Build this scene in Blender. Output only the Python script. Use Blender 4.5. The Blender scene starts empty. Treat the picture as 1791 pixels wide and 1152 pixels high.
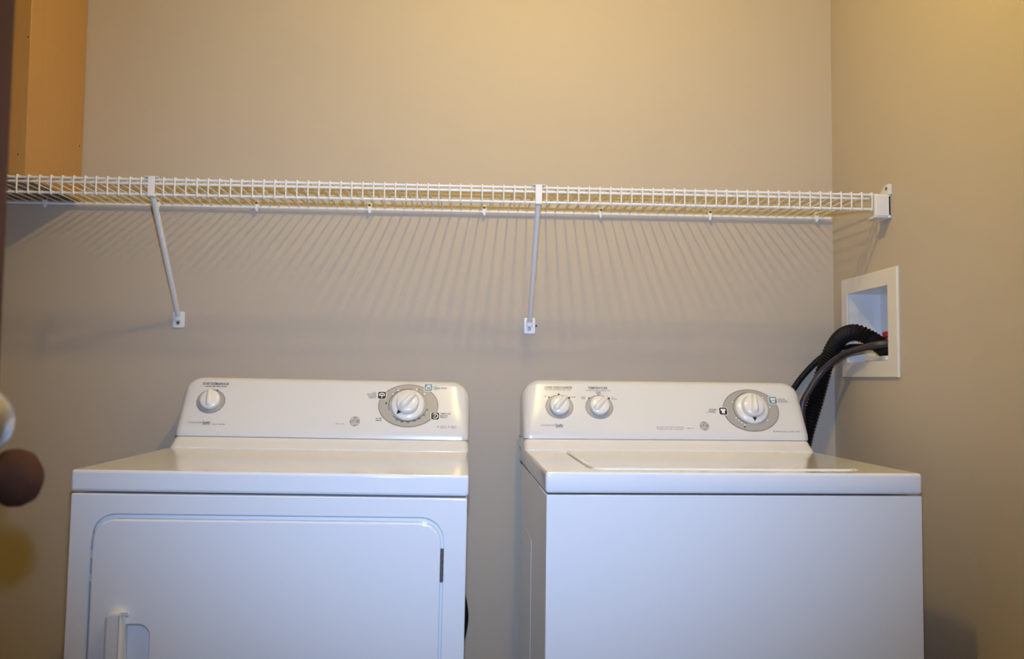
import bpy, bmesh, math, random
from mathutils import Matrix, Vector
random.seed(7)
SC = bpy.context.scene
C = SC.collection

# ------------------------------------------------------------------ camera, world, flash, exposure
CAM = Vector((0.0, -2.2757, 1.0766))
YAW, PITCH, ROLL, FPX = 0.0521, 0.0575, 0.0099, 1541.66
fwd = Vector((math.sin(YAW)*math.cos(PITCH), math.cos(YAW)*math.cos(PITCH), math.sin(PITCH)))
rgt = Vector((math.cos(YAW), -math.sin(YAW), 0)); upv = rgt.cross(fwd)
R_ = math.cos(ROLL)*rgt + math.sin(ROLL)*upv
U_ = -math.sin(ROLL)*rgt + math.cos(ROLL)*upv
cd = bpy.data.cameras.new('camera'); cd.sensor_width = 36; cd.lens = FPX/1791*36; cd.clip_start = .02
cd.dof.use_dof = True; cd.dof.focus_distance = 1.9; cd.dof.aperture_fstop = 4.8
cam = bpy.data.objects.new('camera', cd); C.objects.link(cam)
cam.matrix_world = Matrix.Translation(CAM) @ Matrix((R_, U_, -fwd)).transposed().to_4x4()
SC.camera = cam

wd = bpy.data.worlds.new('world'); SC.world = wd; wd.use_nodes = True
wd.node_tree.nodes['Background'].inputs[0].default_value = (.5, .5, .5, 1)
wd.node_tree.nodes['Background'].inputs[1].default_value = 0.0

# the camera's own flash: a small cool lamp a hand's breadth above the lens
fl = bpy.data.lights.new('camera_flash_offscreen', 'SPOT')
fl.energy = 134; fl.color = (.43, .61, 1.0); fl.shadow_soft_size = .012
fl.spot_size = math.radians(80); fl.spot_blend = 1.0
flo = bpy.data.objects.new('camera_flash_offscreen', fl); C.objects.link(flo)
fl_dir = fwd.copy()
flo.matrix_world = Matrix.Translation(CAM + Vector((0, .02, .112))) @ fl_dir.to_track_quat('-Z', 'Y').to_matrix().to_4x4()

SC.view_settings.view_transform = 'Standard'; SC.view_settings.look = 'None'
SC.view_settings.exposure = 0.0; SC.view_settings.gamma = 1.0; SC.view_settings.use_curve_mapping = False

# ------------------------------------------------------------------ materials
def mat(name, col, rough=.5, metal=0, spec=.5, noise=None, bump=None, coat=0, emit=None):
    m = bpy.data.materials.new(name); m.use_nodes = True
    nt = m.node_tree; b = nt.nodes['Principled BSDF']
    b.inputs['Base Color'].default_value = (*col, 1); b.inputs['Roughness'].default_value = rough
    b.inputs['Metallic'].default_value = metal; b.inputs['Specular IOR Level'].default_value = spec
    b.inputs['Coat Weight'].default_value = coat; b.inputs['Coat Roughness'].default_value = .08
    if emit:
        b.inputs['Emission Color'].default_value = (*emit[0], 1); b.inputs['Emission Strength'].default_value = emit[1]
    if noise or bump:
        tc = nt.nodes.new('ShaderNodeTexCoord')
    if noise:
        sc, amt = noise
        n = nt.nodes.new('ShaderNodeTexNoise'); n.inputs['Scale'].default_value = sc; n.inputs['Detail'].default_value = 4
        nt.links.new(tc.outputs['Object'], n.inputs['Vector'])
        r = nt.nodes.new('ShaderNodeMix'); r.data_type = 'RGBA'
        r.inputs[6].default_value = (*[c*(1-amt) for c in col], 1); r.inputs[7].default_value = (*[min(1, c*(1+amt)) for c in col], 1)
        nt.links.new(n.outputs['Fac'], r.inputs[0]); nt.links.new(r.outputs[2], b.inputs['Base Color'])
    if bump:
        sc, st = bump
        n = nt.nodes.new('ShaderNodeTexNoise'); n.inputs['Scale'].default_value = sc; n.inputs['Detail'].default_value = 3
        nt.links.new(tc.outputs['Object'], n.inputs['Vector'])
        bp = nt.nodes.new('ShaderNodeBump'); bp.inputs['Strength'].default_value = st; bp.inputs['Distance'].default_value = .001
        nt.links.new(n.outputs['Fac'], bp.inputs['Height']); nt.links.new(bp.outputs[0], b.inputs['Normal'])
    return m

def wood(name, c1, c2, rough=.4):
    m = mat(name, c1, rough); nt = m.node_tree; b = nt.nodes['Principled BSDF']
    tc = nt.nodes.new('ShaderNodeTexCoord'); mp = nt.nodes.new('ShaderNodeMapping')
    mp.inputs['Scale'].default_value = (40, 40, 1.6)
    n = nt.nodes.new('ShaderNodeTexNoise'); n.inputs['Scale'].default_value = 3; n.inputs['Detail'].default_value = 6
    n.inputs['Distortion'].default_value = .6
    r = nt.nodes.new('ShaderNodeMix'); r.data_type = 'RGBA'
    r.inputs[6].default_value = (*c1, 1); r.inputs[7].default_value = (*c2, 1)
    L = nt.links.new
    L(tc.outputs['Object'], mp.inputs[0]); L(mp.outputs[0], n.inputs['Vector']); L(n.outputs['Fac'], r.inputs[0]); L(r.outputs[2], b.inputs['Base Color'])
    return m

M = dict(
    wall=mat('wall_paint', (.50, .43, .340), .55, spec=.3, noise=(3, .03), bump=(260, .18)),
    ceil=mat('ceiling_paint', (.75, .72, .66), .8),
    floor=mat('floor_vinyl', (.20, .165, .13), .45, noise=(6, .15)),
    enamel=mat('white_enamel', (.80, .80, .80), .12, coat=.3),
    plastic=mat('white_plastic', (.74, .73, .71), .22),
    knob=mat('knob_plastic', (.82, .80, .75), .2),
    dark=mat('painted_hole_shade', (.02, .02, .022), .6),  # near-black colour for the shade inside nail and screw holes
    wire=mat('white_vinyl_wire', (.80, .79, .77), .35),
    brace=mat('white_painted_bracket', (.80, .79, .77), .4),
    silver=mat('silver_print', (.40, .39, .37), .35),
    silver2=mat('silver_print_rim', (.27, .26, .245), .35),
    greyink=mat('grey_ink', (.34, .31, .29), .5),
    darkink=mat('dark_grey_ink', (.085, .075, .072), .5),
    blackink=mat('black_ink', (.02, .018, .02), .4),
    blueink=mat('blue_ink', (.17, .28, .36), .4),
    whiteink=mat('white_ink', (.88, .88, .88), .4),
    rubber=mat('black_rubber', (.006, .005, .006), .6, spec=.25),
    hose=mat('dark_hose_rubber', (.035, .026, .032), .4),
    frame=mat('outlet_plastic', (.74, .70, .63), .4),
    red=mat('red_handle', (.35, .012, .02), .4),
    brass=mat('brass', (.5, .36, .16), .35, metal=1),
    steel=mat('hinge_steel', (.16, .13, .12), .45, metal=.6),
    chrome=mat('satin_chrome', (.62, .63, .66), .25, metal=1),
    screw=mat('screw_metal', (.22, .19, .16), .4, metal=.8),
    maple=wood('maple', (.44, .245, .085), (.50, .285, .105)),
    doorwood=wood('door_wood', (.050, .013, .002), (.062, .017, .003), .9),
    bulb=mat('bulb_glow', (1, .9, .8), .3, emit=((1.0, .735, .21), 660)),
)

# ------------------------------------------------------------------ helpers
def tag(o, label=None, cat=None, group=None, kind=None):
    if label: o['label'] = label
    if cat: o['category'] = cat
    if group: o['group'] = group
    if kind: o['kind'] = kind
    return o
def link(o, parent=None):
    C.objects.link(o)
    if parent is not None: o.parent = parent
    return o
def thing(name, label, cat, loc=(0, 0, 0), rot=(0, 0, 0), group=None):
    o = bpy.data.objects.new(name, None); o.empty_display_size = .1
    o.location = loc; o.rotation_euler = rot
    return tag(link(o), label, cat, group)
def obj(name, me, m, parent=None, mx=None):
    if isinstance(me, bmesh.types.BMesh):
        bm = me; me = bpy.data.meshes.new(name); bm.to_mesh(me); bm.free()
    if m is not None and not me.materials: me.materials.append(M[m])
    o = bpy.data.objects.new(name, me); link(o, parent)
    if mx is not None: o.matrix_local = mx
    return o
def smooth(me_or_bm, ang=35):
    bm = me_or_bm
    for f in bm.faces: f.smooth = True
    for e in bm.edges:
        if len(e.link_faces) == 2 and e.calc_face_angle(0) > math.radians(ang): e.smooth = False
    return bm
def box(x0, x1, y0, y1, z0, z1, bev=0, seg=2, bm=None):
    b = bmesh.new()
    bmesh.ops.create_cube(b, size=1)
    for v in b.verts:
        v.co = Vector((x0+(v.co.x+.5)*(x1-x0), y0+(v.co.y+.5)*(y1-y0), z0+(v.co.z+.5)*(z1-z0)))
    if bev:
        bmesh.ops.bevel(b, geom=list(b.edges), offset=bev, segments=seg, affect='EDGES', profile=.5)
        smooth(b, 50)
        for f in b.faces:
            if max(abs(c) for c in f.normal) > .9999: f.smooth = False
    if bm is not None:
        me = bpy.data.meshes.new('tmp'); b.to_mesh(me); b.free(); bm.from_mesh(me); bpy.data.meshes.remove(me); return bm
    return b
def lathe(prof, n=40, mx=None):
    """prof: (r, z) from bottom to top"""
    b = bmesh.new(); rings = []
    for r, z in prof:
        if r < 1e-6: rings.append([b.verts.new((0, 0, z))])
        else: rings.append([b.verts.new((r*math.cos(2*math.pi*i/n), r*math.sin(2*math.pi*i/n), z)) for i in range(n)])
    for a, c in zip(rings, rings[1:]):
        for i in range(n):
            j = (i+1) % n
            if len(a) == 1 and len(c) == 1: continue
            if len(a) == 1: b.faces.new((a[0], c[j], c[i]))
            elif len(c) == 1: b.faces.new((a[i], a[j], c[0]))
            else: b.faces.new((a[i], a[j], c[j], c[i]))
    for rg, flip in ((rings[0], True), (rings[-1], False)):
        if len(rg) > 1: b.faces.new(rg[::-1] if flip else rg)
    bmesh.ops.recalc_face_normals(b, faces=b.faces)
    if mx is not None: b.transform(mx)
    return smooth(b, 35)
def catmull(pts, n=12):
    P = [Vector(p) for p in pts]; P = [2*P[0]-P[1]] + P + [2*P[-1]-P[-2]]; out = []
    for i in range(1, len(P)-2):
        for k in range(n):
            t = k/n; a, b, c, d = P[i-1:i+3]
            out.append(.5*((2*b)+(c-a)*t+(2*a-5*b+4*c-d)*t*t+(3*b-a-3*c+d)*t**3))
    out.append(P[-2]); return out
def resample(pts, step):
    out = [pts[0].copy()]; acc = 0
    for a, b in zip(pts, pts[1:]):
        L = (b-a).length; s = step-acc
        while s <= L:
            out.append(a.lerp(b, s/L)); s += step
        acc = (acc+L) % step
    return out
def tube(pts, r, n=8, radii=None, sm=40):
    pts = [Vector(p) for p in pts]; b = bmesh.new(); rings = []; nrm = None
    for i, p in enumerate(pts):
        t = (pts[min(i+1, len(pts)-1)]-pts[max(i-1, 0)]).normalized()
        if nrm is None:
            nrm = t.orthogonal().normalized()
        else:
            nrm = (nrm - t*nrm.dot(t)).normalized()
        bi = t.cross(nrm); rr = radii[i] if radii else r
        rings.append([b.verts.new(p+rr*(math.cos(2*math.pi*k/n)*nrm+math.sin(2*math.pi*k/n)*bi)) for k in range(n)])
    for a, c in zip(rings, rings[1:]):
        for k in range(n): b.faces.new((a[k], a[(k+1) % n], c[(k+1) % n], c[k]))
    b.faces.new(rings[0][::-1]); b.faces.new(rings[-1])
    bmesh.ops.recalc_face_normals(b, faces=b.faces)
    return smooth(b, sm)
def rrect(x0, x1, y0, y1, r, n=8, rs=None):
    """rounded rectangle outline, ccw; rs = radii (bl, br, tr, tl)"""
    rs = rs or (r, r, r, r); out = []
    for (cx, cy, a0, q) in ((x0, y0, 180, 0), (x1, y0, 270, 1), (x1, y1, 0, 2), (x0, y1, 90, 3)):
        rr = rs[q]; sx = 1 if q in (0, 3) else -1; sy = 1 if q in (0, 1) else -1
        for k in range(n+1):
            a = math.radians(a0+90*k/n)
            out.append((cx+sx*rr+rr*math.cos(a), cy+sy*rr+rr*math.sin(a)))
    return out
def ellipse(cx, cy, rx, ry, n=48, a0=0, a1=360):
    k = n if a1-a0 >= 360 else n+1
    return [(cx+rx*math.cos(math.radians(a0+(a1-a0)*i/n)), cy+ry*math.sin(math.radians(a0+(a1-a0)*i/n))) for i in range(k)]
def plate_mesh(name, outlines, th, bev=0, mx=None):
    """flat plate with holes in the XY plane, z from 0 to th; the bevel rounds its edges"""
    cu = bpy.data.curves.new(name, 'CURVE'); cu.dimensions = '2D'; cu.fill_mode = 'BOTH'
    cu.extrude = max(th/2-bev, 1e-5); cu.bevel_depth = bev; cu.bevel_resolution = 2 if bev else 0; cu.offset = -bev
    for pts in outlines:
        s = cu.splines.new('POLY'); s.points.add(len(pts)-1); s.use_cyclic_u = True
        for p, q in zip(s.points, pts): p.co = (q[0], q[1], 0, 1)
    t = bpy.data.objects.new(name, cu); me = bpy.data.meshes.new_from_object(t)
    bpy.data.objects.remove(t); bpy.data.curves.remove(cu); me.name = name
    bm = bmesh.new(); bm.from_mesh(me)
    bmesh.ops.remove_doubles(bm, verts=bm.verts, dist=1e-6)
    bm.transform(Matrix.Translation((0, 0, th/2)))
    if mx is not None: bm.transform(mx)
    smooth(bm, 40)
    zn = (mx.to_3x3() if mx is not None else Matrix.Identity(3)) @ Vector((0, 0, 1))
    bm.normal_update()
    for f in bm.faces:
        if abs(f.normal.dot(zn)) > .9999: f.smooth = False
    bm.to_mesh(me); bm.free(); me.materials.clear()
    return me
def text_mesh(s, u0, u1, v, h, mx, align='fit'):
    """lettering whose capitals are h tall, from u0 to u1 along the base line v"""
    cu = bpy.data.curves.new('lettering', 'FONT'); cu.body = s; cu.size = 1; cu.extrude = 0; cu.resolution_u = 3; cu.offset = .018
    t = bpy.data.objects.new('lettering', cu); me = bpy.data.meshes.new_from_object(t)
    bpy.data.objects.remove(t); bpy.data.curves.remove(cu)
    xs = [w.co.x for w in me.vertices]; ys = [w.co.y for w in me.vertices]
    a, b = min(xs), max(xs); sy = h/.69; sx = (u1-u0)/(b-a)
    bm = bmesh.new(); bm.from_mesh(me)
    bm.transform(mx @ Matrix.Translation((u0-a*sx, v, .0004)) @ Matrix.Diagonal((sx, sy, 1, 1)))
    bm.to_mesh(me); bm.free(); me.materials.clear(); return me
def XZ(x=0, y=0, z=0):   # plate XY -> world XZ, facing -y (thickness goes to +y)
    return Matrix.Translation((x, y, z)) @ Matrix(((1, 0, 0, 0), (0, 0, 1, 0), (0, 1, 0, 0), (0, 0, 0, 1)))

# ------------------------------------------------------------------ the room
XR, XL, YF, ZC = .97, -1.5, -4.6, 2.44
def struct(name, me, m, parent=None):
    o = obj(name, me, m, parent)
    if parent is None: o['kind'] = 'structure'
    return o
struct('floor', box(XL-.1, XR+.12, YF-.1, .1, -.1, 0), 'floor')
struct('ceiling', box(XL-.1, XR+.12, YF-.1, .1, ZC, ZC+.1), 'ceil')
struct('wall_back', box(XL-.1, XR+.12, 0, .1, 0, ZC), 'wall')
struct('wall_left', box(XL-.1, XL, YF, 0, 0, ZC), 'wall')
struct('wall_front', box(XL-.1, XR+.12, YF-.1, YF, 0, ZC), 'wall')
struct('wall_entry', box(XL, -.80, -2.22, -2.10, 0, ZC), 'wall')
# right wall with the opening of the washer outlet box; plate (y, z) -> facing -x
YZ = Matrix(((0, 0, 1, 0), (1, 0, 0, 0), (0, 1, 0, 0), (0, 0, 0, 1)))   # plate x->world y, plate y->world z, thickness -> +x
hole = [( -.085, 1.124), (-.085, 1.309), (-.316, 1.309), (-.316, 1.124)]
me = plate_mesh('wall_right', [[(YF, 0), (0, 0), (0, ZC), (YF, ZC)], hole], .12, 0, Matrix.Translation((XR, 0, 0)) @ YZ)
struct('wall_right', me, 'wall')

# dark door standing ajar at the left, its latch edge just inside the frame
door = struct('door_1', box(-.76, 0, 0, .036, .01, 2.03, .002), 'doorwood')
door.location = (-.409, -1.476, 0); door.rotation_euler = (0, 0, math.atan2(.866, .5))
def door_local(p): return Matrix.Rotation(-math.atan2(.866, .5), 4, 'Z') @ (Vector(p)-Vector((-.409, -1.476, 0)))
kp = door_local((-0.3947, -1.5357, 1.0389))     # lathe axis +z turned to point out of the face (local -y)
KM = Matrix.Translation((kp.x, 0, kp.z)) @ Matrix.Rotation(math.pi/2, 4, 'X')
kn = obj('door_knob', lathe([(.0, .016), (.012, .016), (.012, .022), (.019, .026), (.0255, .034), (.0278, .042), (.0265, .050), (.020, .057), (.011, .060), (0, .061)], 40, KM), 'chrome', door)
obj('rose', lathe([(.031, 0), (.031, .004), (.025, .009), (.013, .016)], 40, KM), 'chrome', kn)
ep = door_local((-0.4167, -1.4357, 0.9822))
EM = Matrix.Translation((0, ep.y, ep.z)) @ Matrix.Rotation(math.pi/2, 4, 'Y')
obj('edge_knob', lathe([(.010, -.001), (.009, .008), (.012, .014), (.021, .021), (.0262, .030), (.0268, .038), (.024, .047), (.016, .054), (0, .057)], 72, EM), 'doorwood', door)

# ------------------------------------------------------------------ ceiling lamp
LX, LY, LZ = .17, -1.05, 2.29
cl = thing('ceiling_lamp_offscreen', 'bare glowing bulb in a white ceiling lampholder', 'lamp', (LX, LY, ZC))
T = Matrix.Identity(4)
obj('canopy', lathe([(.075, 0), (.075, -.012), (.06, -.03), (.035, -.045), (.03, -.085), (.0, -.085)][::-1]), 'plastic', cl)
obj('bulb_offscreen', lathe([(0, -.1795), (.0117, -.1775), (.0221, -.1704), (.0286, -.158), (.0299, -.148), (.0273, -.135), (.0195, -.122), (.0125, -.108), (.012, -.084), (0, -.084)], 24), 'bulb', cl)

# ------------------------------------------------------------------ wall cabinet at the left
CX, CY, CZ0, CZ1 = -.983, -.290, 1.519, 2.30
cab = thing('wall_cabinet', 'maple wall cabinet hanging above the wire shelf', 'cabinet', (CX, 0, CZ0))
def cb(x0, x1, y0, y1, z0, z1, bev=.0008): return box(x0-CX, x1-CX, y0, y1, z0-CZ0, z1-CZ0, bev, 1)
obj('side_panel', cb(CX-.016, CX, CY+.02, -.002, CZ0, CZ1), 'maple', cab)
obj('side_panel', cb(XL+.002, XL+.018, CY+.02, -.002, CZ0, CZ1), 'maple', cab)
obj('bottom_panel', cb(XL+.018, CX-.016, CY+.02, -.002, CZ0+.012, CZ0+.028), 'maple', cab)
obj('top_panel', cb(XL+.018, CX-.016, CY+.02, -.002, CZ1-.016, CZ1), 'maple', cab)
obj('back_panel', cb(XL+.018, CX-.016, -.010, -.002, CZ0+.028, CZ1-.016), 'maple', cab)
obj('stile', cb(CX-.066, CX+.002, CY, CY+.02, CZ0, CZ1, .0015), 'maple', cab)
obj('rail', cb(XL+.002, CX-.066, CY, CY+.02, CZ0, CZ0+.045), 'maple', cab)
dr = obj('door', cb(XL+.01, CX-.076, CY-.02, CY, CZ0+.02, CZ1-.02, .003), 'maple', cab)
obj('door_panel', cb(XL+.07, CX-.136, CY-.024, CY-.02, CZ0+.08, CZ1-.08, .0015), 'maple', dr)
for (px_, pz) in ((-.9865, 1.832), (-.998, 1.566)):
    obj('painted_nail_hole', lathe([(.0016, 0), (.0016, .0006), (0, .0006)], 10, Matrix.Translation((px_-CX, CY-.0003, pz-CZ0)) @ Matrix.Rotation(math.pi/2, 4, 'X')), 'dark', cab)  # flat disc; the hole's inner shade is put in as dark colour
obj('painted_nail_hole', lathe([(.0022, 0), (.0022, .0006), (0, .0006)], 10, Matrix.Translation((.0003, -.022, 1.657-CZ0)) @ Matrix.Rotation(math.pi/2, 4, 'Y')), 'dark', cab)  # another flat disc coloured dark like the shade in a nail hole

# ------------------------------------------------------------------ wire shelf
ZS, YFR, YBK, LIP = 1.5123, -.305, -.012, .0333
SX0, SX1 = XL+.01, .948
sh = thing('wire_shelf', 'long white vinyl-coated wire shelf running along the back wall', 'shelf', (0, 0, ZS))
def rod(name, y, z, x1, r): obj(name, tube([(SX0, y, z), (x1, y, z)], r, 10), 'wire', sh)
rod('back_rod', YBK, -.0008, .960, .0038)
rod('middle_rod', -.281, -.0040, SX1, .0030)
rod('front_rod', YFR, 0, SX1, .0030)
rod('lip_rod', YFR, -LIP, SX1, .0030)
wr = .00175; zt = .0030+wr*.6
wp = [(0, YBK+.001, zt), (0, YFR-.003, zt)]
for k in range(1, 5):
    a = math.radians(90*k/4); wp.append((0, YFR-.003-.0022*math.sin(a), zt-.0022*(1-math.cos(a))))
wp += [(0, YFR-.0046, -LIP+.002), (0, YFR-.0040, -LIP-.0015), (0, YFR-.0015, -LIP-.0034)]
bmw = tube(wp, wr, 6); mw = bpy.data.meshes.new('cross_wire'); bmw.to_mesh(mw); bmw.free(); mw.materials.append(M['wire'])
x = -.0163 - 60*.0243
while x < SX1-.005:
    if x > SX0+.004: obj('cross_wire', mw, None, sh, Matrix.Translation((x, 0, 0)))
    x += .0243
# wall clips holding the back rod, each with its screw
cm = plate_mesh('wall_clip', [[(-.0055, .004), (-.0062, .010), (-.004, .0145), (0, .016), (.004, .0145), (.0062, .010), (.0055, .004), (.0048, -.004), (.0022, -.0115), (0, -.0125), (-.0022, -.0115), (-.0048, -.004)]], .010, .0015, XZ(0, -.018, 0))
sm_ = lathe([(.0033, 0), (.0033, .0012), (.0022, .002), (0, .0021)], 12, Matrix.Translation((0, -.0176, .0095)) @ Matrix.Rotation(math.pi/2, 4, 'X'))
smm = bpy.data.meshes.new('screw'); sm_.to_mesh(smm); sm_.free(); smm.materials.append(M['screw'])
cm.materials.append(M['wire'])
for cx in (-1.36, -1.0653, -.7863, -.5378, -.2516, .043, .3461, .6351, .9201):
    c_ = obj('wall_clip', cm, None, sh, Matrix.Translation((cx, 0, 0)))
    obj('screw', smm, None, c_)

# slanted support brackets from the front of the shelf down to the wall
def bracket(xt, xb, zf, label):
    t = thing('shelf_bracket', label, 'bracket', (xb, 0, zf), group='slanted shelf brackets')
    o = Vector((xb, 0, zf))
    top = Vector((xt, -.298, ZS-.036)) - o; bot = Vector((0, -.010, .012))
    d = (bot-top).normalized(); s = Vector((1, 0, 0)); nn = s.cross(d).normalized(); s = d.cross(nn).normalized()
    b = bmesh.new(); pr = []
    for k in range(9):       # half-round channel, open to the wall
        a = math.pi*k/8; pr.append((-.0066*math.cos(a), .0075*math.sin(a)))
    for k in range(8, -1, -1):
        a = math.pi*k/8; pr.append((-.0050*math.cos(a), .0058*math.sin(a)))
    if nn.y > 0: nn = -nn
    ra = [b.verts.new(top+s*p+nn*q) for p, q in pr]; rb = [b.verts.new(bot+s*p+nn*q) for p, q in pr]
    n = len(pr)
    for k in range(n): b.faces.new((ra[k], ra[(k+1) % n], rb[(k+1) % n], rb[k]))
    for rg in (ra, rb):
        for k in range(8): b.faces.new((rg[k], rg[k+1], rg[n-2-k], rg[n-1-k]))
    bmesh.ops.recalc_face_normals(b, faces=b.faces)
    obj('strut', smooth(b, 40), 'brace', t)
    # flat hook that grips both front rods
    hx = xt-xb; hz = ZS-zf
    b = box(hx-.0075, hx+.0075, YFR-.009, YFR-.0062, hz-.040, hz+.005, .0008, 1)
    box(hx-.014, hx+.014, YFR-.009, YFR+.006, hz+.0042, hz+.0062, .0006, 1, b)
    box(hx-.0075, hx+.0075, YFR-.009, YFR+.012, hz-.0400, hz-.0375, .0006, 1, b)
    obj('hook', b, 'brace', t)
    fp = plate_mesh('foot_plate', [rrect(-.0145, .0145, -.0205, .0205, .004)], .0035, .001, XZ(0, -.0037, 0))
    f = obj('foot_plate', fp, 'wire', t)
    obj('rib', box(-.008, .008, -.011, -.0035, -.004, .0185, .0025, 2), 'wire', f)
    obj('screw', lathe([(.0042, 0), (.0042, .0015), (.003, .0028), (0, .003)], 14, Matrix.Translation((-.001, -.0036, -.0085)) @ Matrix.Rotation(math.pi/2, 4, 'X')), 'screw', f)
bracket(-.698, -.7284, 1.2218, 'slanted bracket under the wire shelf above the dryer start knob')
bracket(.160, .1640, 1.2178, 'slanted bracket under the wire shelf above the gap between the appliances')
obj_h = obj('painted_screw_hole', lathe([(.0028, 0), (.0028, .0006), (0, .0006)], 12, Matrix.Translation((.1815, -.0001, 1.2176)) @ Matrix.Rotation(math.pi/2, 4, 'X')), 'dark', bpy.data.objects['wall_back'])  # no real hole: a flat disc with the shade painted in

# end bracket on the right wall
eb = thing('shelf_end_bracket', 'white plastic end cap holding the wire shelf to the right wall', 'bracket', (XR, -.31, ZS))
ob = lambda x0, x1, y0, y1, z0, z1, bev=.002, **k: box(x0-XR, x1-XR, y0+.31, y1+.31, z0-ZS, z1-ZS, bev, 2, **k)
b = ob(.932, XR, -.324, -.3145, 1.4600, 1.5090, .0025)
ob(.932, XR, -.322, -.284, 1.4570, 1.4630, .002, bm=b)
ob(.934, XR, -.322, -.284, 1.5060, 1.5110, .002, bm=b)
ob(.962, XR, -.324, -.270, 1.4560, 1.5110, .002, bm=b)
obj('cup', b, 'plastic', eb)
obj('cup_lining', ob(.944, .962, -.3145, -.290, 1.4630, 1.5060, 0), 'plastic', eb)
tb = obj('screw_tab', plate_mesh('screw_tab', [rrect(-.018, .010, -.003, .0225, .003, rs=(.003, .003, .009, .004))], .008, .0015, Matrix.Translation((-.008, -.0, 0)) @ YZ), 'plastic', eb)
obj('screw', lathe([(.004, 0), (.004, .0015), (0, .002)], 12, Matrix.Translation((-.0078, -.006, .013)) @ Matrix.Rotation(-math.pi/2, 4, 'Y')), 'screw', tb)
b = bmesh.new()
q = [(-.0075, .008, .002), (-.0075, .055, -.004), (-.0075, .010, .016)]
va = [b.verts.new(p) for p in q]; vb = [b.verts.new((0, p[1], p[2])) for p in q]
b.faces.new(va); b.faces.new(vb[::-1])
for k in range(3): b.faces.new((va[k], vb[k], vb[(k+1) % 3], va[(k+1) % 3]))
bmesh.ops.recalc_face_normals(b, faces=b.faces)
obj('gusset', b, 'plastic', eb)

# ------------------------------------------------------------------ washer outlet box in the right wall
ox = thing('outlet_box', 'cream framed washing machine outlet box set in the right wall', 'outlet box', (XR, -.2, 1.217))
O = Matrix.Translation((-XR, .2, -1.217))
outer = [(-.3530, 1.0920), (-.0610, 1.0920), (-.0610, 1.3420), (-.3530, 1.3420)]
inner = [(-.3080, 1.1305), (-.0930, 1.1305), (-.0930, 1.3030), (-.3080, 1.3030)]
obj('frame', plate_mesh('frame', [outer, inner[::-1]], .007, .002, O @ Matrix.Translation((XR-.006, 0, 0)) @ YZ), 'frame', ox)
b = bmesh.new()
def wb(x0, x1, y0, y1, z0, z1): box(x0-XR, x1-XR, y0+.2, y1+.2, z0-1.217, z1-1.217, 0, 2, b)
wb(XR, XR+.085, -.312, -.308, 1.126, 1.307); wb(XR, XR+.085, -.093, -.089, 1.126, 1.307)
wb(XR, XR+.085, -.312, -.089, 1.126, 1.1305); wb(XR, XR+.085, -.312, -.089, 1.303, 1.307)
wb(XR+.082, XR+.086, -.312, -.089, 1.126, 1.307)
obj('recess', b, 'plastic', ox)
def outbox(x0, x1, y0, y1, z0, z1, bev=.002): return box(x0-XR, x1-XR, y0+.2, y1+.2, z0-1.217, z1-1.217, bev, 2)
obj('drain_collar', outbox(XR+.012, XR+.078, -.262, -.150, 1.131, 1.143, .003), 'frame', ox)
for yv in (-.175, -.262):
    v_ = obj('valve', lathe([(.009, 0), (.009, .018), (.012, .020), (.012, .034), (.007, .036), (.006, .050), (0, .050)], 18,
             Matrix.Translation((.052, yv+.2, 1.140-1.217))), 'brass', ox)
obj('valve_handle', outbox(XR+.020, XR+.066, -.268, -.226, 1.186, 1.201, .003), 'red', ox)

# hoses
drain = catmull([(.868, -.050, .70), (.8612, -.048, .8864), (.9007, -.050, 1.040), (.9250, -.060, 1.1320), (.9400, -.102, 1.1890), (.957, -.153, 1.2028), (.985, -.1819, 1.1849), (1.010, -.222, 1.150), (1.016, -.226, 1.132)], 24)
dp = resample(drain, .0042)
tag(obj('drain_hose', tube(dp, .018, 20, [(.0208 if i % 2 else .0165) for i in range(len(dp))], 25), 'rubber'), 'thick black corrugated drain hose arching from the washer into the outlet box', 'hose')
h1 = catmull([(.850, -.085, .80), (.853, -.085, .93), (.8495, -.085, 1.0158), (.8709, -.088, 1.065), (.9026, -.098, 1.1128), (.933, -.1405, 1.1479), (.948, -.2335, 1.1631), (.975, -.264, 1.1703), (1.012, -.268, 1.176)], 12)
tag(obj('inlet_hose', tube(h1, .0085, 14), 'hose'), 'smooth dark supply hose sweeping in front of the corrugated drain hose', 'hose')
h2 = catmull([(.79, -.016, .90), (.815, -.014, 1.0), (.8562, -.014, 1.0641), (.8839, -.014, 1.1002), (.9231, -.016, 1.1394), (.9590, -.030, 1.1650), (.972, -.1000, 1.1690), (.995, -.128, 1.168), (1.016, -.162, 1.165)], 12)
tag(obj('inlet_hose', tube(h2, .0078, 14), 'rubber'), 'smooth black supply hose passing behind the corrugated drain hose', 'hose')

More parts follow.
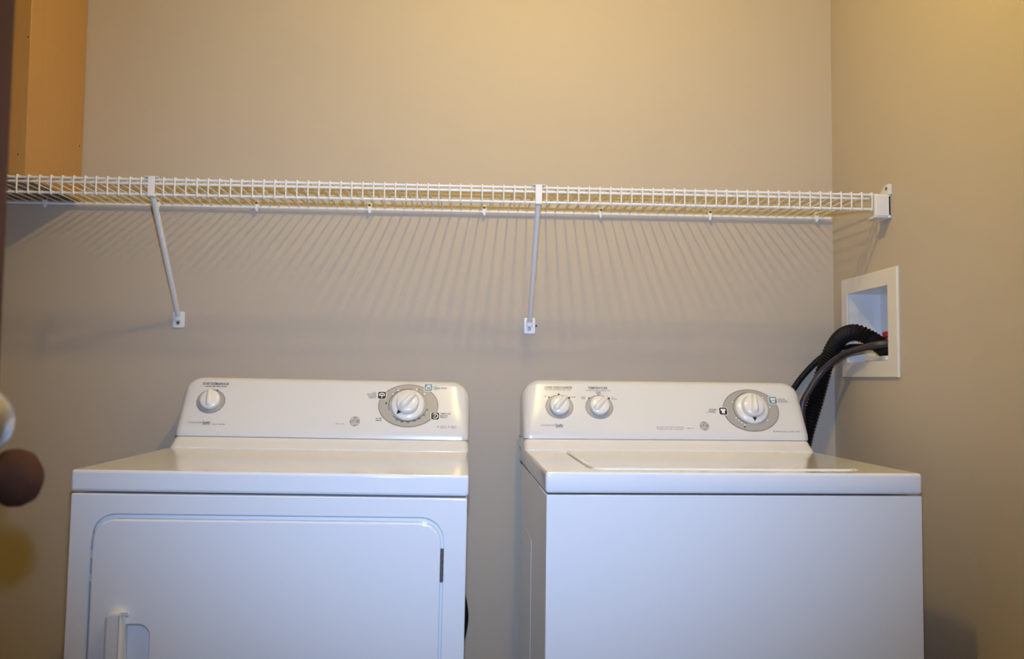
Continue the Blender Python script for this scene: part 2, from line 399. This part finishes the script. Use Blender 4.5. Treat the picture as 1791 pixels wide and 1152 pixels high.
# ------------------------------------------------------------------ appliances
W_, H_ = .686, .914
def console_mesh(prof, r, r2, ztop, z0, x0=0, x1=W_):
    """loft of a side profile (y, z) along x with rounded ends and rounded upper corners"""
    ths = [math.radians(90*k/8) for k in range(9)]
    es = sorted(set([0.0] + [round(r*(1-math.cos(t)), 5) for t in ths] + [round(r2*(1-math.cos(t)), 5) for t in ths]))
    xs = [(x0+e, e) for e in es] + [(x0+(x1-x0)*k/6, 9) for k in range(1, 6)] + [(x1-e, e) for e in reversed(es)]
    b = bmesh.new(); rows = []
    yb = max(p[0] for p in prof)
    for xx, e in xs:
        drop = 0 if e >= r else r-math.sqrt(max(0, r*r-(r-e)**2))
        sh_ = 0 if e >= r2 else r2-math.sqrt(max(0, r2*r2-(r2-e)**2))
        row = []
        for y, z in prof:
            zz = z if z <= z0 else z0+(z-z0)*(ztop-drop-z0)/(ztop-z0)
            fade = (yb-y)/(yb-prof[0][0]) if yb > prof[0][0] else 0
            row.append(b.verts.new((xx, y+sh_*min(1, fade*1.6), H_+zz)))
        rows.append(row)
    n = len(prof)
    for a, c in zip(rows, rows[1:]):
        for k in range(n): b.faces.new((a[k], a[(k+1) % n], c[(k+1) % n], c[k]))
    b.faces.new(rows[0]); b.faces.new(rows[-1][::-1])
    bmesh.ops.recalc_face_normals(b, faces=b.faces)
    return smooth(b, 38)

class Face:
    """the slanted control face of a console: places things by (u, v) on it"""
    def __init__(s, root, con, yo):
        s.root, s.con = root, con
        s.M = Matrix.Translation((0, .5085+yo, H_+.045)) @ Matrix(((1, 0, 0, 0), (0, .4472, -.8944, 0), (0, .8944, .4472, 0), (0, 0, 0, 1)))
    def at(s, u, v, n=0, rot=0): return s.M @ Matrix.Translation((u, v, n)) @ Matrix.Rotation(math.radians(rot), 4, 'Z')
    def text(s, t, u0, u1, v, h, m='blackink'):
        return obj('lettering', text_mesh(t, u0, u1, v, h, s.M), m, s.con)
    def line(s, u0, u1, v, h, m='greyink', words=None):
        """a line of print too small to read: a row of word-long strokes"""
        rnd = random.Random(int(u0*1e4)+int(v*1e5)); b = bmesh.new(); u = u0
        while u < u1-h:
            w = min(rnd.uniform(3, 7)*h, u1-u)
            k = u
            while k < u+w-.3*h:
                lw = h*rnd.uniform(.35, .6); hh = h*rnd.choice((.75, .75, 1, 1.05))
                q = [b.verts.new(s.M @ Vector(p)) for p in ((k, v, .0004), (k+lw, v, .0004), (k+lw, v+hh, .0004), (k, v+hh, .0004))]
                b.faces.new(q); k += lw+h*.16
            u += w+h*.7
        return obj('fine_print', b, m, s.con)
    def plate(s, name, outs, m, th=.0005, lift=0.0, bev=0, rot=0, u=0, v=0):
        return obj(name, plate_mesh(name, outs, th, bev, s.at(u, v, lift, rot)), m, s.con)
    def dot(s, u, v, r, m, lift=.0005): return s.plate('dot_mark', [ellipse(0, 0, r, r, 14)], m, .0004, lift, u=u, v=v)
    def stroke(s, name, pts, w, m, lift=.0006):
        L, Rr = [], []
        for i, p in enumerate(pts):
            a = Vector(pts[max(i-1, 0)]); c = Vector(pts[min(i+1, len(pts)-1)]); t = (c-a).normalized(); nn = Vector((-t.y, t.x))*w/2
            L.append(tuple(Vector(p)+nn)); Rr.append(tuple(Vector(p)-nn))
        return s.plate(name, [Rr+L[::-1]], m, .0004, lift)

def arc(cx, cy, rx, ry, a0, a1, n=28): return [(cx+rx*math.cos(math.radians(a0+(a1-a0)*i/n)), cy+ry*math.sin(math.radians(a0+(a1-a0)*i/n))) for i in range(n+1)]

def grip_mesh(L0, L1, w, z0, z1, tip):
    """the finger bar across a knob: runs along +Y from -L0 to L1, tapering"""
    b = bmesh.new(); secs = []
    ys = [-L0, -L0*.86, -L0*.5, 0, L1*.5, L1*.85, L1]
    hs = [.25, .75, 1, 1, .95, .80, .45]; ws = [.55, .85, 1, .95, .8, .65, tip]
    for y, h, k in zip(ys, hs, ws):
        zt_ = z0+(z1-z0)*h; ww = w*k/2
        secs.append([b.verts.new(p) for p in ((-ww*1.35, y, z0), (-ww, y, z0+(zt_-z0)*.7), (-ww*.6, y, zt_), (ww*.6, y, zt_), (ww, y, z0+(zt_-z0)*.7), (ww*1.35, y, z0))])
    for a, c in zip(secs, secs[1:]):
        for k in range(6): b.faces.new((a[k], a[(k+1) % 6], c[(k+1) % 6], c[k]))
    b.faces.new(secs[0]); b.faces.new(secs[-1][::-1])
    bmesh.ops.recalc_face_normals(b, faces=b.faces)
    bmesh.ops.subdivide_edges(b, edges=[e for e in b.edges], cuts=1, use_grid_fill=True, smooth=.3)
    return smooth(b, 60)

def small_knob(F, u, v, rot):
    F.plate('dial_plate', [ellipse(0, 0, .0335, .0312)], 'silver2', .0006, u=u, v=v)
    F.plate('dial_plate', [ellipse(0, 0, .0318, .0295)], 'silver', .0004, .0006, u=u, v=v)
    k = obj('control_knob', lathe([(.0222, 0), (.0232, .003), (.0236, .008), (.0226, .0125), (.0195, .0150), (.012, .0158), (0, .016)], 44, F.at(u, v+.001, .001)), 'knob', F.root)
    g = grip_mesh(.0205, .0270, .0125, .010, .0225, .42); g.transform(F.at(u, v+.001, .001, rot))
    gg = obj('grip', g, 'knob', k)
    b = box(-.0008, .0008, .0250, .0272, .0155, .0162); b.transform(F.at(u, v+.001, .001, rot))
    obj('pointer', b, 'greyink', k)
    return k
def big_knob(F, u, v, rot, arrow):
    k = obj('control_knob', lathe([(.0400, 0), (.0402, .003), (.0385, .0060), (.0345, .0085), (.0290, .0100), (.0284, .0096), (.0282, .0062), (.0262, .0062), (.0260, .0100), (.0258, .0170), (.0245, .0205), (.0215, .0225), (.012, .0235), (0, .0236)], 56, F.at(u, v, .0012)), 'knob', F.root)
    g = grip_mesh(.0225, .0262, .0140, .018, .0355, .55); g.transform(F.at(u, v, .0012, rot))
    obj('grip', g, 'knob', k)
    b = bmesh.new(); tz = ((-.0052, .0275, .0113), (.0052, .0275, .0113), (0, .0372, .0088))
    lo = [b.verts.new((p[0], p[1], p[2]-.001)) for p in tz]; hi = [b.verts.new((p[0], p[1], p[2]+.0006)) for p in tz]
    b.faces.new(lo[::-1]); b.faces.new(hi)
    for q in range(3): b.faces.new((lo[q], lo[(q+1) % 3], hi[(q+1) % 3], hi[q]))
    bmesh.ops.recalc_face_normals(b, faces=b.faces); b.transform(F.at(u, v, 0, arrow))
    obj('pointer', b, 'blackink', k)
    return k
def badge(F, u, v, m, sym):
    F.plate('badge_border', [rrect(-.0108, .0108, -.0105, .0105, .0045)], 'whiteink', .0004, .0006, u=u, v=v)
    F.plate('badge', [rrect(-.0095, .0095, -.0092, .0092, .004)], m, .0004, .0010, u=u, v=v)
    z = .0014
    def st(pts, w): F.stroke('badge_symbol', [(u+a, v+b_) for a, b_ in pts], w, 'whiteink', z)
    if sym == 'umbrella':
        st(arc(0, .0005, .0060, .0048, 0, 180, 14), .0022); st([(-.0068, -.0006), (.0068, -.0006)], .0018); st([(0, .0015), (0, -.0066)], .0020)
    elif sym == 'iron':
        st([(-.0060, -.0045), (-.0040, .0012), (-.0010, .0036), (.0045, .0036), (.0062, -.0045), (-.0060, -.0045)], .0016)
        st([(-.0020, .0010), (.0030, .0010)], .0016); st([(-.0040, .0056), (.0045, .0056)], .0012)
    elif sym == 'clock':
        st(arc(0, 0, .0062, .0062, 140, -130, 20), .0016); st([(-.0032, -.0006), (.0004, -.0006), (.0004, .0044)], .0014)
    else:
        F.plate('badge_symbol', [[(-.0068, .0035), (-.0035, .0062), (-.0012, .0050), (.0012, .0050), (.0035, .0062), (.0068, .0035), (.0052, .0008), (.0036, .0018), (.0036, -.0060), (-.0036, -.0060), (-.0036, .0018), (-.0052, .0008)]], 'whiteink', .0004, z, u=u, v=v)
        if sym == 'shirt_blue': F.plate('badge_symbol', [rrect(-.0016, .0016, -.003, .001, .0006)], 'blueink', .0003, z+.0004, u=u, v=v)
def emblem(F, u, v, r):
    """round grey emblem with a curly script monogram"""
    F.plate('emblem', [ellipse(0, 0, r, r*1.05, 40)], 'greyink', .0004, u=u, v=v)
    k = r/.012
    for pts in (arc(0, 0, .0098, .0103, 20, 75, 8), arc(0, 0, .0098, .0103, 110, 165, 8), arc(0, 0, .0098, .0103, 200, 255, 8), arc(0, 0, .0098, .0103, 290, 345, 8),
                arc(-.0032, .0015, .0036, .0046, 40, 320, 18), [(-.0010, -.0012), (-.0002, -.0030), (-.0024, -.0058)],
                arc(.0036, .0030, .0026, .0026, 40, 265, 12), arc(.0036, -.0026, .0032, .0032, 100, 330, 14), [(-.0062, -.0062), (-.002, -.0072), (.003, -.0070)]):
        F.stroke('emblem_line', [(u+a*k, v+b_*k) for a, b_ in pts], .0011*k, 'plastic', .0005)

PROF = [(.5045, .0250), (.5048, .0300), (.5060, .0380), (.5085, .0450), (.5335, .0950), (.5535, .1350), (.5612, .1504), (.5640, .1552), (.5685, .1590), (.5755, .1612), (.5850, .1620), (.6200, .1600), (.6300, .1500), (.6300, .0250)]
SKIRT = [(.4700, -.002), (.4705, .0015), (.4740, .0045), (.4850, .0110), (.4975, .0195), (.5010, .0225), (.5028, .0236), (.6300, .0236), (.6300, -.002)]

def shell(root, depth, front):
    """body, top and feet shared by both machines"""
    hh = .0375
    obj('body', box(.002, W_-.002, front, depth-.01, .025, H_-hh-.0030, .003), 'enamel', root)
    for fx in (.06, W_-.06):
        for fy in (.07, depth-.08):
            obj('foot', lathe([(.018, -.0015 if fx < .3 else .005), (.018, .014), (.008, .016), (.008, .026)], 16, Matrix.Translation((fx, fy, 0))), 'rubber', root)

# ---- dryer
dry = thing('clothes_dryer', 'white front-loading clothes dryer with one small and one large dial', 'dryer', (-.6866, -.7067, .0017), (0, .0100, -.0022))
yo = .022
shell(dry, .64, .013)
obj('top_panel', box(0, W_, 0, .65, H_-.0375, H_, .0055, 3), 'enamel', dry)
obj('console_base', console_mesh([(y+yo, z) for y, z in SKIRT], .012, .020, .0236, .0005), 'enamel', dry)
dc = obj('console', console_mesh([(y+yo, z) for y, z in PROF], .046, .018, .162, .030), 'plastic', dry)
# front panel: a frame round the recessed door
fo = rrect(.002, W_-.002, .03, H_-.0375-.0030, .004)
fi = rrect(.0395, .6435, .20, .8386, .040)
obj('front_panel', plate_mesh('front_panel', [fo, fi[::-1]], .014, .0025, XZ()), 'enamel', dry)
do = rrect(.0425, .6395, .203, .8305, .037)
pk = rrect(.104, .1445, .430, .6520, .02, rs=(.004, .018, .018, .004))
ddoor = obj('door', plate_mesh('door', [do, pk[::-1]], .020, .0035, XZ(0, -.0035, 0)), 'enamel', dry)
obj('handle_recess', box(.095, .150, .0125, .0165, .42, .66), 'enamel', ddoor)
hb = plate_mesh('handle', [rrect(.0765, .1065, .425, .6790, .008, rs=(.006, .004, .004, .014))], .022, .006, XZ(0, -.0235, 0))
obj('handle', hb, 'plastic', ddoor)
b = box(.103, .1165, -.0225, -.0195, .671, .6790, .0012); obj('handle_lip', b, 'plastic', ddoor)
hg = obj('hinge', tube([(.6415, .0000, .7295), (.6415, .0000, .7860)], .0034, 12), 'steel', dry)
for k in range(1, 5): obj('hinge_knuckle', lathe([(.0039, 0), (.0039, .0015)], 12, Matrix.Translation((.6415, 0, .7295+.0565*k/5))), 'steel', hg)
for zz in (.770, .730): obj('door_bumper', box(.0385, .0445, .0005, .008, zz-.007, zz+.007, .001), 'plastic', dry)

F = Face(dry, dc, yo)
F.text('START/DÉMARRAGE', .0470, .1090, .1100, .0062)
F.line(.0535, .1040, .1050, .0024, 'blackink')
small_knob(F, .0735, .0668, 6)
F.dot(.0842, .0955, .0024, 'blackink')
def quality(F, u0, v):
    F.text('Commercial', u0, u0+.0320, v-.0022, .0044, 'greyink')
    F.text('Quality', u0+.0335, u0+.0520, v-.0030, .0064, 'blackink')
    F.stroke('lettering', [(u0+.034, v-.0052), (u0+.0515, v-.0052)], .0012, 'greyink')
quality(F, .0295, .0125)
F.line(.0855, .1170, .0070, .0030)
F.line(.3710, .3905, .0135, .0026)
emblem(F, .4158, .0218, .0120)
F.plate('dial_plate', [ellipse(0, 0, .0718, .0565, 72)], 'silver2', .0005, u=.5395, v=.0650)
F.plate('dial_plate', [ellipse(0, 0, .0692, .0538, 72)], 'silver', .0004, .0005, u=.5395, v=.0650)
kc = (.5385, .0660)
big_knob(F, kc[0], kc[1], -40, 138)
F.stroke('dial_line', arc(kc[0], kc[1], .0455, .0425, 80, 200), .0013, 'blackink', .0010)
F.stroke('dial_line', arc(kc[0], kc[1], .0455, .0425, 60, -2), .0013, 'greyink', .0010)
F.stroke('dial_line', arc(kc[0], kc[1], .0455, .0425, 222, 345), .0013, 'blackink', .0010)
for u, v in ((.4985, .0703), (.5015, .0946), (.5140, .1045), (.5576, .1085), (.5765, .0968)): F.dot(u, v, .0019, 'whiteink', .0010)
F.dot(.4865, .0700, .0022, 'blackink', .0010); F.dot(.5640, .1086, .0015, 'blackink', .0010)
F.line(.4920, .5020, .1000, .0016, 'blackink'); F.line(.577, .600, .0915, .0014, 'whiteink')
for (u, v), t in zip(((.5149, .0275), (.5260, .0226), (.5409, .0216), (.5555, .0257), (.5675, .0319), (.5780, .0411), (.5843, .0547)), ('10', '20', '30', '40', '50', '60', '70')):
    o = F.text(t, u-.0034, u+.0034, v-.0022, .0044)
    for p in o.data.vertices: p.co += F.M.to_3x3() @ Vector((0, 0, .0006))
badge(F, .4750, .0907, 'blackink', 'umbrella'); badge(F, .5855, .1139, 'blueink', 'iron'); badge(F, .6045, .0389, 'blackink', 'clock')
F.text('AUTO', .4530, .4610, .0965, .0026, 'darkink'); F.text('COTTONS', .4390, .4610, .0915, .0036, 'darkink')
F.text('COTONS', .4420, .4610, .0865, .0036, 'darkink'); F.line(.4450, .4605, .0832, .0022, 'blackink')
F.text('AUTO', .5980, .6060, .1162, .0026, 'blueink'); F.text('PERMA PRESS', .5980, .6300, .1112, .0036, 'darkink'); F.line(.5980, .6120, .1082, .0020, 'blueink')
F.text('TIMED DRY', .6165, .6425, .0435, .0040, 'darkink'); F.text('MINUTES', .6165, .6345, .0378, .0038, 'darkink'); F.line(.6165, .6320, .0342, .0022, 'blackink')
F.text('Air Fluff', .4640, .4790, .0288, .0034); F.line(.4640, .4785, .0242, .0026, 'blackink')
for u in (.6128, .6371): F.dot(u, .0115, .0018, 'greyink')
for a, c in ((.6180, .6330), (.6425, .6585)):
    F.line(a, c, .0122, .0022); F.line(a, c, .0080, .0022)

# ---- washer
was = thing('washing_machine', 'white top-loading washing machine with three dials and a flush lid', 'washing machine', (.1415, -.7163, .0024), (0, .0021, .0124))
shell(was, .60, .002)
obj('front_panel', box(.002, W_-.002, 0, .004, .03, H_-.0375-.0030, .0012), 'enamel', was)
lid_o = rrect(.0900, .5960, .047, .452, .012, rs=(.03, .03, .004, .004))
lid_i = rrect(.0935, .5925, .0505, .449, .012, rs=(.028, .028, .003, .003))
tm = plate_mesh('top_panel', [rrect(0, W_, 0, .61, .006), lid_o[::-1]], .0375, .0055, Matrix.Translation((0, 0, H_-.0375)))
tp = obj('top_panel', tm, 'enamel', was)
obj('lid_well', box(.080, .606, .037, .462, H_-.030, H_-.014), 'enamel', was)
obj('lid', plate_mesh('lid', [lid_i], .016, .004, Matrix.Translation((0, 0, H_-.0135))), 'enamel', was)
obj('console_base', console_mesh(SKIRT, .012, .020, .0236, .0005), 'enamel', was)
wc = obj('console', console_mesh(PROF, .046, .018, .162, .030), 'plastic', was)
obj('side_panel', plate_mesh('side_panel', [rrect(.295, .575, .05, .744, .006)], .004, .0006, Matrix.Translation((.0014, 0, 0)) @ YZ), 'enamel', was)

F = Face(was, wc, 0)
F.text('LOAD SIZE/CHARGE', .0535, .1195, .1075, .0060, 'darkink'); F.line(.0535, .1195, .1030, .0024, 'greyink')
F.text('TEMPERATURE', .1588, .2058, .1075, .0060, 'darkink'); F.line(.1530, .2120, .1025, .0026, 'greyink')
small_knob(F, .0870, .0600, -40); small_knob(F, .1828, .0603, -42)
for u, v, r in ((.0631, .0845, .0019), (.0869, .0925, .0022), (.1116, .0835, .0026), (.1592, .0833, .0019), (.1828, .0905, .0021), (.2076, .0830, .0026)): F.dot(u, v, r, 'blackink')
F.text('LOW', .0510, .0580, .0855, .0030, 'darkink'); F.text('SUPER', .1165, .1275, .0840, .0026, 'darkink')
F.text('COLD', .1410, .1505, .0846, .0028, 'darkink'); F.text('FROID', .1410, .1505, .0806, .0028, 'darkink')
F.text('WARM', .1770, .1885, .0982, .0028, 'darkink'); F.text('TIÈDE', .1770, .1885, .0940, .0028, 'darkink')
F.text('HOT', .2140, .2195, .0842, .0026, 'darkink'); F.text('CHAUDE', .2140, .2265, .0800, .0026, 'darkink')
quality(F, .0415, .0122)
F.stroke('fine_print', [(.3177, .0040), (.3177, .0115)], .0016, 'greyink')
F.line(.3210, .3818, .0085, .0024); F.line(.3210, .3818, .0035, .0024); F.line(.3870, .4050, .0060, .0026)
emblem(F, .4320, .0138, .0110)
F.plate('dial_plate', [ellipse(0, 0, .0688, .0558, 72)], 'silver2', .0005, u=.5512, v=.0555)
F.plate('dial_plate', [ellipse(0, 0, .0664, .0532, 72)], 'silver', .0004, .0005, u=.5512, v=.0555)
kc = (.5535, .0600)
big_knob(F, kc[0], kc[1], -6, 180)
F.stroke('dial_line', arc(kc[0], kc[1], .0450, .0420, 100, 250), .0010, 'blackink', .0010)
for u, v in ((.5089, .0765), (.5578, .1000), (.5854, .0900), (.5990, .0640), (.5870, .0290), (.5113, .0346), (.5174, .0287), (.5235, .0228), (.5302, .0169)): F.dot(u, v, .0016, 'whiteink', .0010)
F.dot(.5295, .0120, .0020, 'blackink', .0010)
F.line(.4960, .5070, .0850, .0020, 'greyink'); F.line(.4960, .5070, .0810, .0018, 'blueink')
badge(F, .4824, .0523, 'blackink', 'shirt'); badge(F, .6095, .0825, 'blueink', 'shirt_blue')
F.text('WHITES', .4480, .4670, .0548, .0034, 'darkink'); F.text('BLANC', .4480, .4630, .0502, .0036, 'blackink'); F.line(.4394, .4660, .0478, .0018, 'greyink')
F.text('COLORS', .6215, .6400, .0843, .0028, 'darkink'); F.text('COULEURS', .6215, .6450, .0798, .0028, 'darkink'); F.line(.6215, .6530, .0768, .0022, 'greyink')
F.dot(.5985, .0010, .0018, 'greyink'); F.line(.6020, .6620, -.0005, .0028)

# black cord that bulges out behind the dryer
cp = catmull([(-.030, -.020, .36), (-.008, -.020, .405), (.0025, -.022, .445), (.0070, -.022, .4824), (.0025, -.022, .52), (-.008, -.020, .56), (-.030, -.020, .60)], 10)
tag(obj('power_cord', tube(cp, .0085, 12), 'rubber'), 'black power cord looping out behind the dryer', 'cord')
